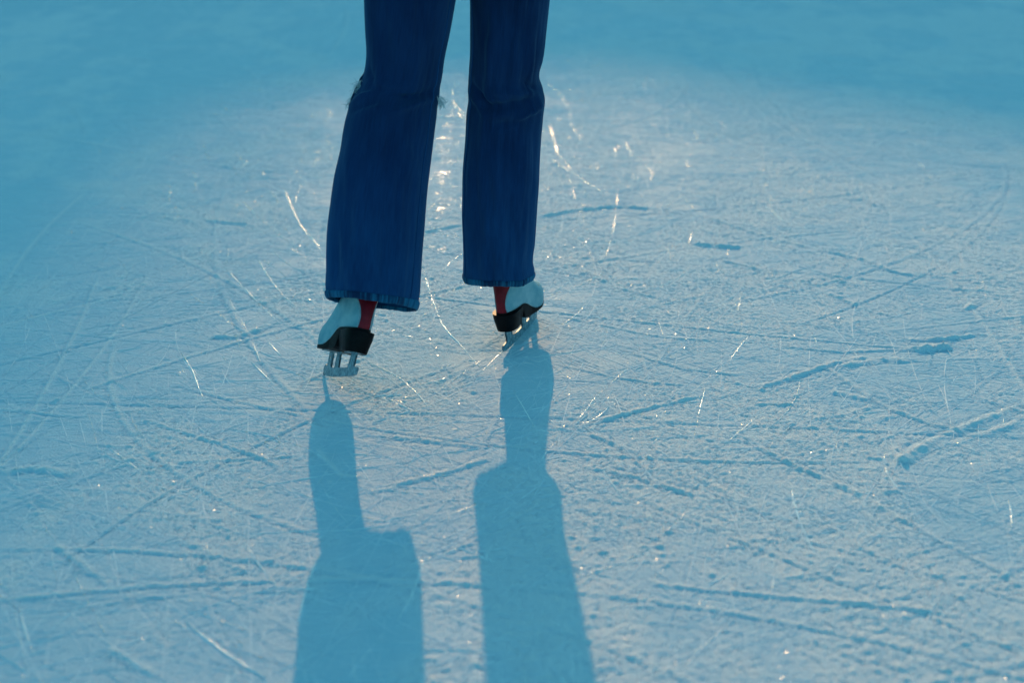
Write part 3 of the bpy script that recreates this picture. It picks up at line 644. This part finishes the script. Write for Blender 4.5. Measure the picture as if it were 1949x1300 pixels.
# ---- body: one continuous skinned figure inside the clothes
def skin_body():
    la = SURF[0][0].mean(1); ra = SURF[1][0].mean(1)
    hipz = hc[2] + .06
    J = {'pelvis': (hc[0], hc[1], hipz + .05), 'hipL': tuple(la[-1] + (0.0, 0, .05)), 'hipR': tuple(ra[-1] + (0.0, 0, .05)),
         'kneeL': tuple(la[np.argmin(abs(SURF[0][3][:, 0] - 190))]), 'kneeR': tuple(ra[np.argmin(abs(SURF[1][3][:, 0] - 185))]),
         **{k: tuple(np.array(SKM[i] @ Vector(q)) + POFF) for k, i, q in (('ankL', 0, (0, .075, .20)), ('ankR', 1, (0, .075, .20)), ('footL', 0, (0, .15, .105)), ('footR', 1, (0, .15, .105)))}}
    px, py, pz = J['pelvis']; V = []; E = []; Rr = []
    def v(p, r): V.append(tuple(pl(p))); Rr.append(r); return len(V) - 1
    def e(a, b): E.append((a, b))
    pel = v(J['pelvis'], .11); w_ = v((px, py, pz + .16), .105); ch = v((px, py + .01, pz + .34), .125); nk0 = v((px, py, pz + .47), .06); nk = v((px, py + .01, pz + .53), .052)
    h1 = v((px, py + .035, pz + .60), .068); h2 = v((px, py + .03, pz + .67), .088); h3 = v((px, py + .02, pz + .73), .07)
    nose = v((px, py + .115, pz + .635), .014)
    for a, b in ((pel, w_), (w_, ch), (ch, nk0), (nk0, nk), (nk, h1), (h1, h2), (h2, h3), (h1, nose)): e(a, b)
    for sd in (-1, 1):
        k = 'L' if sd < 0 else 'R'
        hp = v(J['hip' + k], .075); kn = v(J['knee' + k], .048); mid = v(tuple((np.array(J['knee' + k]) * .6 + np.array(J['ank' + k]) * .4)), .046); an = v(J['ank' + k], .024); ft = v(J['foot' + k], .014)
        e(pel, hp); e(hp, kn); e(kn, mid); e(mid, an); e(an, ft)
        sh = v((px + sd * .16, py + .0, pz + .42), .05); el = v((px + sd * .24, py - .02, pz + .16), .036); wr = v((px + sd * .20, py + .20, pz + .17), .024); pa = v((px + sd * .17, py + .245, pz + .18), .026)
        e(ch, sh); e(sh, el); e(el, wr); e(wr, pa)
        for q in range(4):
            l_ = (.012, .018, .02, .014)[3 - q]; zq = pz + .152 + q * .019; a = v((px + sd * .155, py + .28, zq), .009); b = v((px + sd * .13, py + .30 + l_, zq), .008); c = v((px + sd * .105, py + .298 + l_, zq - .004), .007)
            e(pa, a); e(a, b); e(b, c)
        t1 = v((px + sd * .15, py + .245, pz + .225), .010); t2 = v((px + sd * .125, py + .262, pz + .24), .008); e(pa, t1); e(t1, t2)
    me = bpy.data.meshes.new('body'); me.from_pydata(V, E, []); me.update(); me.materials.append(M_SKIN); o = link('body', me, person)
    sk = o.modifiers.new('skin', 'SKIN'); sk.use_smooth_shade = True
    for i, r in enumerate(Rr):
        me.skin_vertices[0].data[i].radius = (r, r)
    me.skin_vertices[0].data[0].use_root = True
    o.modifiers.new('subd', 'SUBSURF').levels = 1
    return (px, py, pz)
px_, py_, pz_ = hc[0], hc[1], hc[2] + .11
skin_body()
# coat: torso and sleeves lofted round the body, hair as a cap
def loft(rings, name, mat, parent, n=48):
    V = []
    for c, a, b in rings:
        t = np.linspace(0, 2 * np.pi, n, endpoint=False); V.append(np.stack([c[0] + a * np.cos(t), c[1] + b * np.sin(t), np.full(n, c[2])], -1))
    V = pl(np.array(V)); me = mesh_np(name, V.reshape(-1, 3), grid_faces(len(rings), n, True), mat); o = link(name, me, parent); m = o.modifiers.new('s', 'SOLIDIFY'); m.thickness = .004; return o
coat = loft([((px_, py_, pz_ + z), a, b) for z, a, b in ((.0, .195, .15), (.06, .185, .14), (.16, .165, .13), (.26, .18, .145), (.36, .195, .15), (.43, .18, .12), (.475, .11, .09), (.51, .075, .075), (.54, .07, .07))], 'coat', M_COAT, person)
for sd in (-1, 1):
    tube([pl(np.array([(px_ + sd * .238, py_ - .03, pz_ + .16), (px_ + sd * .235, py_ + .02, pz_ + .16), (px_ + sd * .222, py_ + .10, pz_ + .165), (px_ + sd * .205, py_ + .18, pz_ + .17)]))], .046, M_COAT, 'cuff_sleeve', coat, n=24)
    loft([((px_ + sd * x, py_ + y, pz_ + z), a, a) for x, y, z, a in ((.155, 0, .44, .06), (.175, 0, .38, .068), (.21, -.01, .28, .06), (.235, -.02, .185, .055), (.235, .01, .15, .052))], 'sleeve', M_COAT, coat)
loft([((px_, py_ + y, pz_ + z), a, a * 1.08) for y, z, a in ((-.01, .56, .075), (-.005, .62, .092), (.0, .68, .10), (.01, .73, .09), (.01, .765, .06), (.01, .78, .01))], 'hair', M_HAIR, person)

# ---------------------------------------------------------------- unseen hall added beyond the frame; roof line shaped to shade the far ice
D = 60.0
def box(bm, x0, x1, y0, y1, z0, z1):
    v = [bm.verts.new(p) for p in ((x0,y0,z0),(x1,y0,z0),(x1,y1,z0),(x0,y1,z0),(x0,y0,z1),(x1,y0,z1),(x1,y1,z1),(x0,y1,z1))]
    for f in ((0,3,2,1),(4,5,6,7),(0,1,5,4),(1,2,6,5),(2,3,7,6),(3,0,4,7)): bm.faces.new([v[i] for i in f])
def bm_obj(name, bm, mat, parent=None):
    bmesh.ops.recalc_face_normals(bm, faces=bm.faces[:]); me = bpy.data.meshes.new(name); bm.to_mesh(me); bm.free(); me.materials.append(mat); return link(name, me, parent)
def prism(bm, pts, y0, y1):
    a = [bm.verts.new((x, y0, z)) for x, z in pts]; b = [bm.verts.new((x, y1, z)) for x, z in pts]; n = len(pts); bm.faces.new(a); bm.faces.new(b)
    for i in range(n): bm.faces.new((a[i], a[(i + 1) % n], b[(i + 1) % n], b[i]))
def windows(bld, xs, zs, wd, ht):
    for x in xs:
        for z in zs:
            bm = bmesh.new(); box(bm, x - wd / 2, x + wd / 2, -.06, .05, z, z + ht); wn = bm_obj('window', bm, M_ROOF, bld)
            bm = bmesh.new(); box(bm, x - wd / 2 + .08, x + wd / 2 - .08, -.08, -.058, z + .08, z + ht - .08); bm_obj('pane', bm, M_GLASS, wn)
bld = tag(empty('unseen_shade_hall', (-1.15, D, 0)), 'unseen timber hall added to shade the far ice, with a shallow notched roof', 'added building')
VAL = 14.55
bm = bmesh.new(); prism(bm, [(-18, 0), (12, 0), (12, VAL - .9), (4.2, VAL + .75), (-1.5, VAL - .45), (-9.5, VAL + .3), (-18, VAL - .8)], 0, 9); bm_obj('wall', bm, M_WOOD, bld)
bm = bmesh.new(); prism(bm, [(-18.4, VAL - .9), (-9.5, VAL + .28), (-1.5, VAL - .44), (4.2, VAL + .73), (12.4, VAL - 1.1), (12.4, VAL - .75), (4.2, VAL + 1.1), (-1.5, VAL - .1), (-9.5, VAL + .65), (-18.4, VAL - .55)], -.3, 9.3); bm_obj('roof', bm, M_ROOF, bld)
windows(bld, (-15, -12.5, -10, -7.5, -5, 0.5, 3, 5.5, 8), (1.2, 5.2, 9.2), 1.3, 1.8)
bm = bmesh.new(); box(bm, -3.2, -2.3, -.06, .05, .02, 2.2); bm_obj('door', bm, M_ROOF, bld)
twr = tag(empty('unseen_shade_tower', (0, 130, 0)), 'tall unseen tower block added to shade the left side of the ice', 'added building')  # unseen tower added so the soft edge of its shadow dims the left ice
bm = bmesh.new(); box(bm, -44, -8.98, 0, 14, 0, 46); bm_obj('wall', bm, M_WOOD, twr)
bm = bmesh.new(); box(bm, -44.2, -8.98, -.2, 14.2, 46.01, 46.8); bm_obj('roof', bm, M_ROOF, twr)
windows(twr, [-42 + 4 * k for k in range(8)], [2 + 5 * k for k in range(9)], 1.8, 2.2)

# ---------------------------------------------------------------- unseen boards added beyond the frame to block low sky reflections in the ice
rb = tag(empty('unseen_sky_blocking_boards', (0, 11.6, 0)), 'unseen waist-high white boards added to keep low sky out of the ice reflection', 'barrier')
M_BRD = mat_plain('white_boards', (0.45, 0.55, 0.62), (0.55, 0.62, 0.68), 4, 0.45)
for k in range(-5, 6):
    bm = bmesh.new(); box(bm, k * 2.4 - 1.19, k * 2.4 + 1.19, 0, .06, .2, 1.08); bm_obj('panel', bm, M_BRD, rb)
    bm = bmesh.new(); box(bm, k * 2.4 - 1.19, k * 2.4 + 1.19, -.015, .075, .0, .198); bm_obj('kick_plate', bm, M_SOLE, rb)
bm = bmesh.new(); box(bm, -13.2, 13.2, -.03, .09, 1.082, 1.13); bm_obj('cap_rail', bm, M_ROOF, rb)
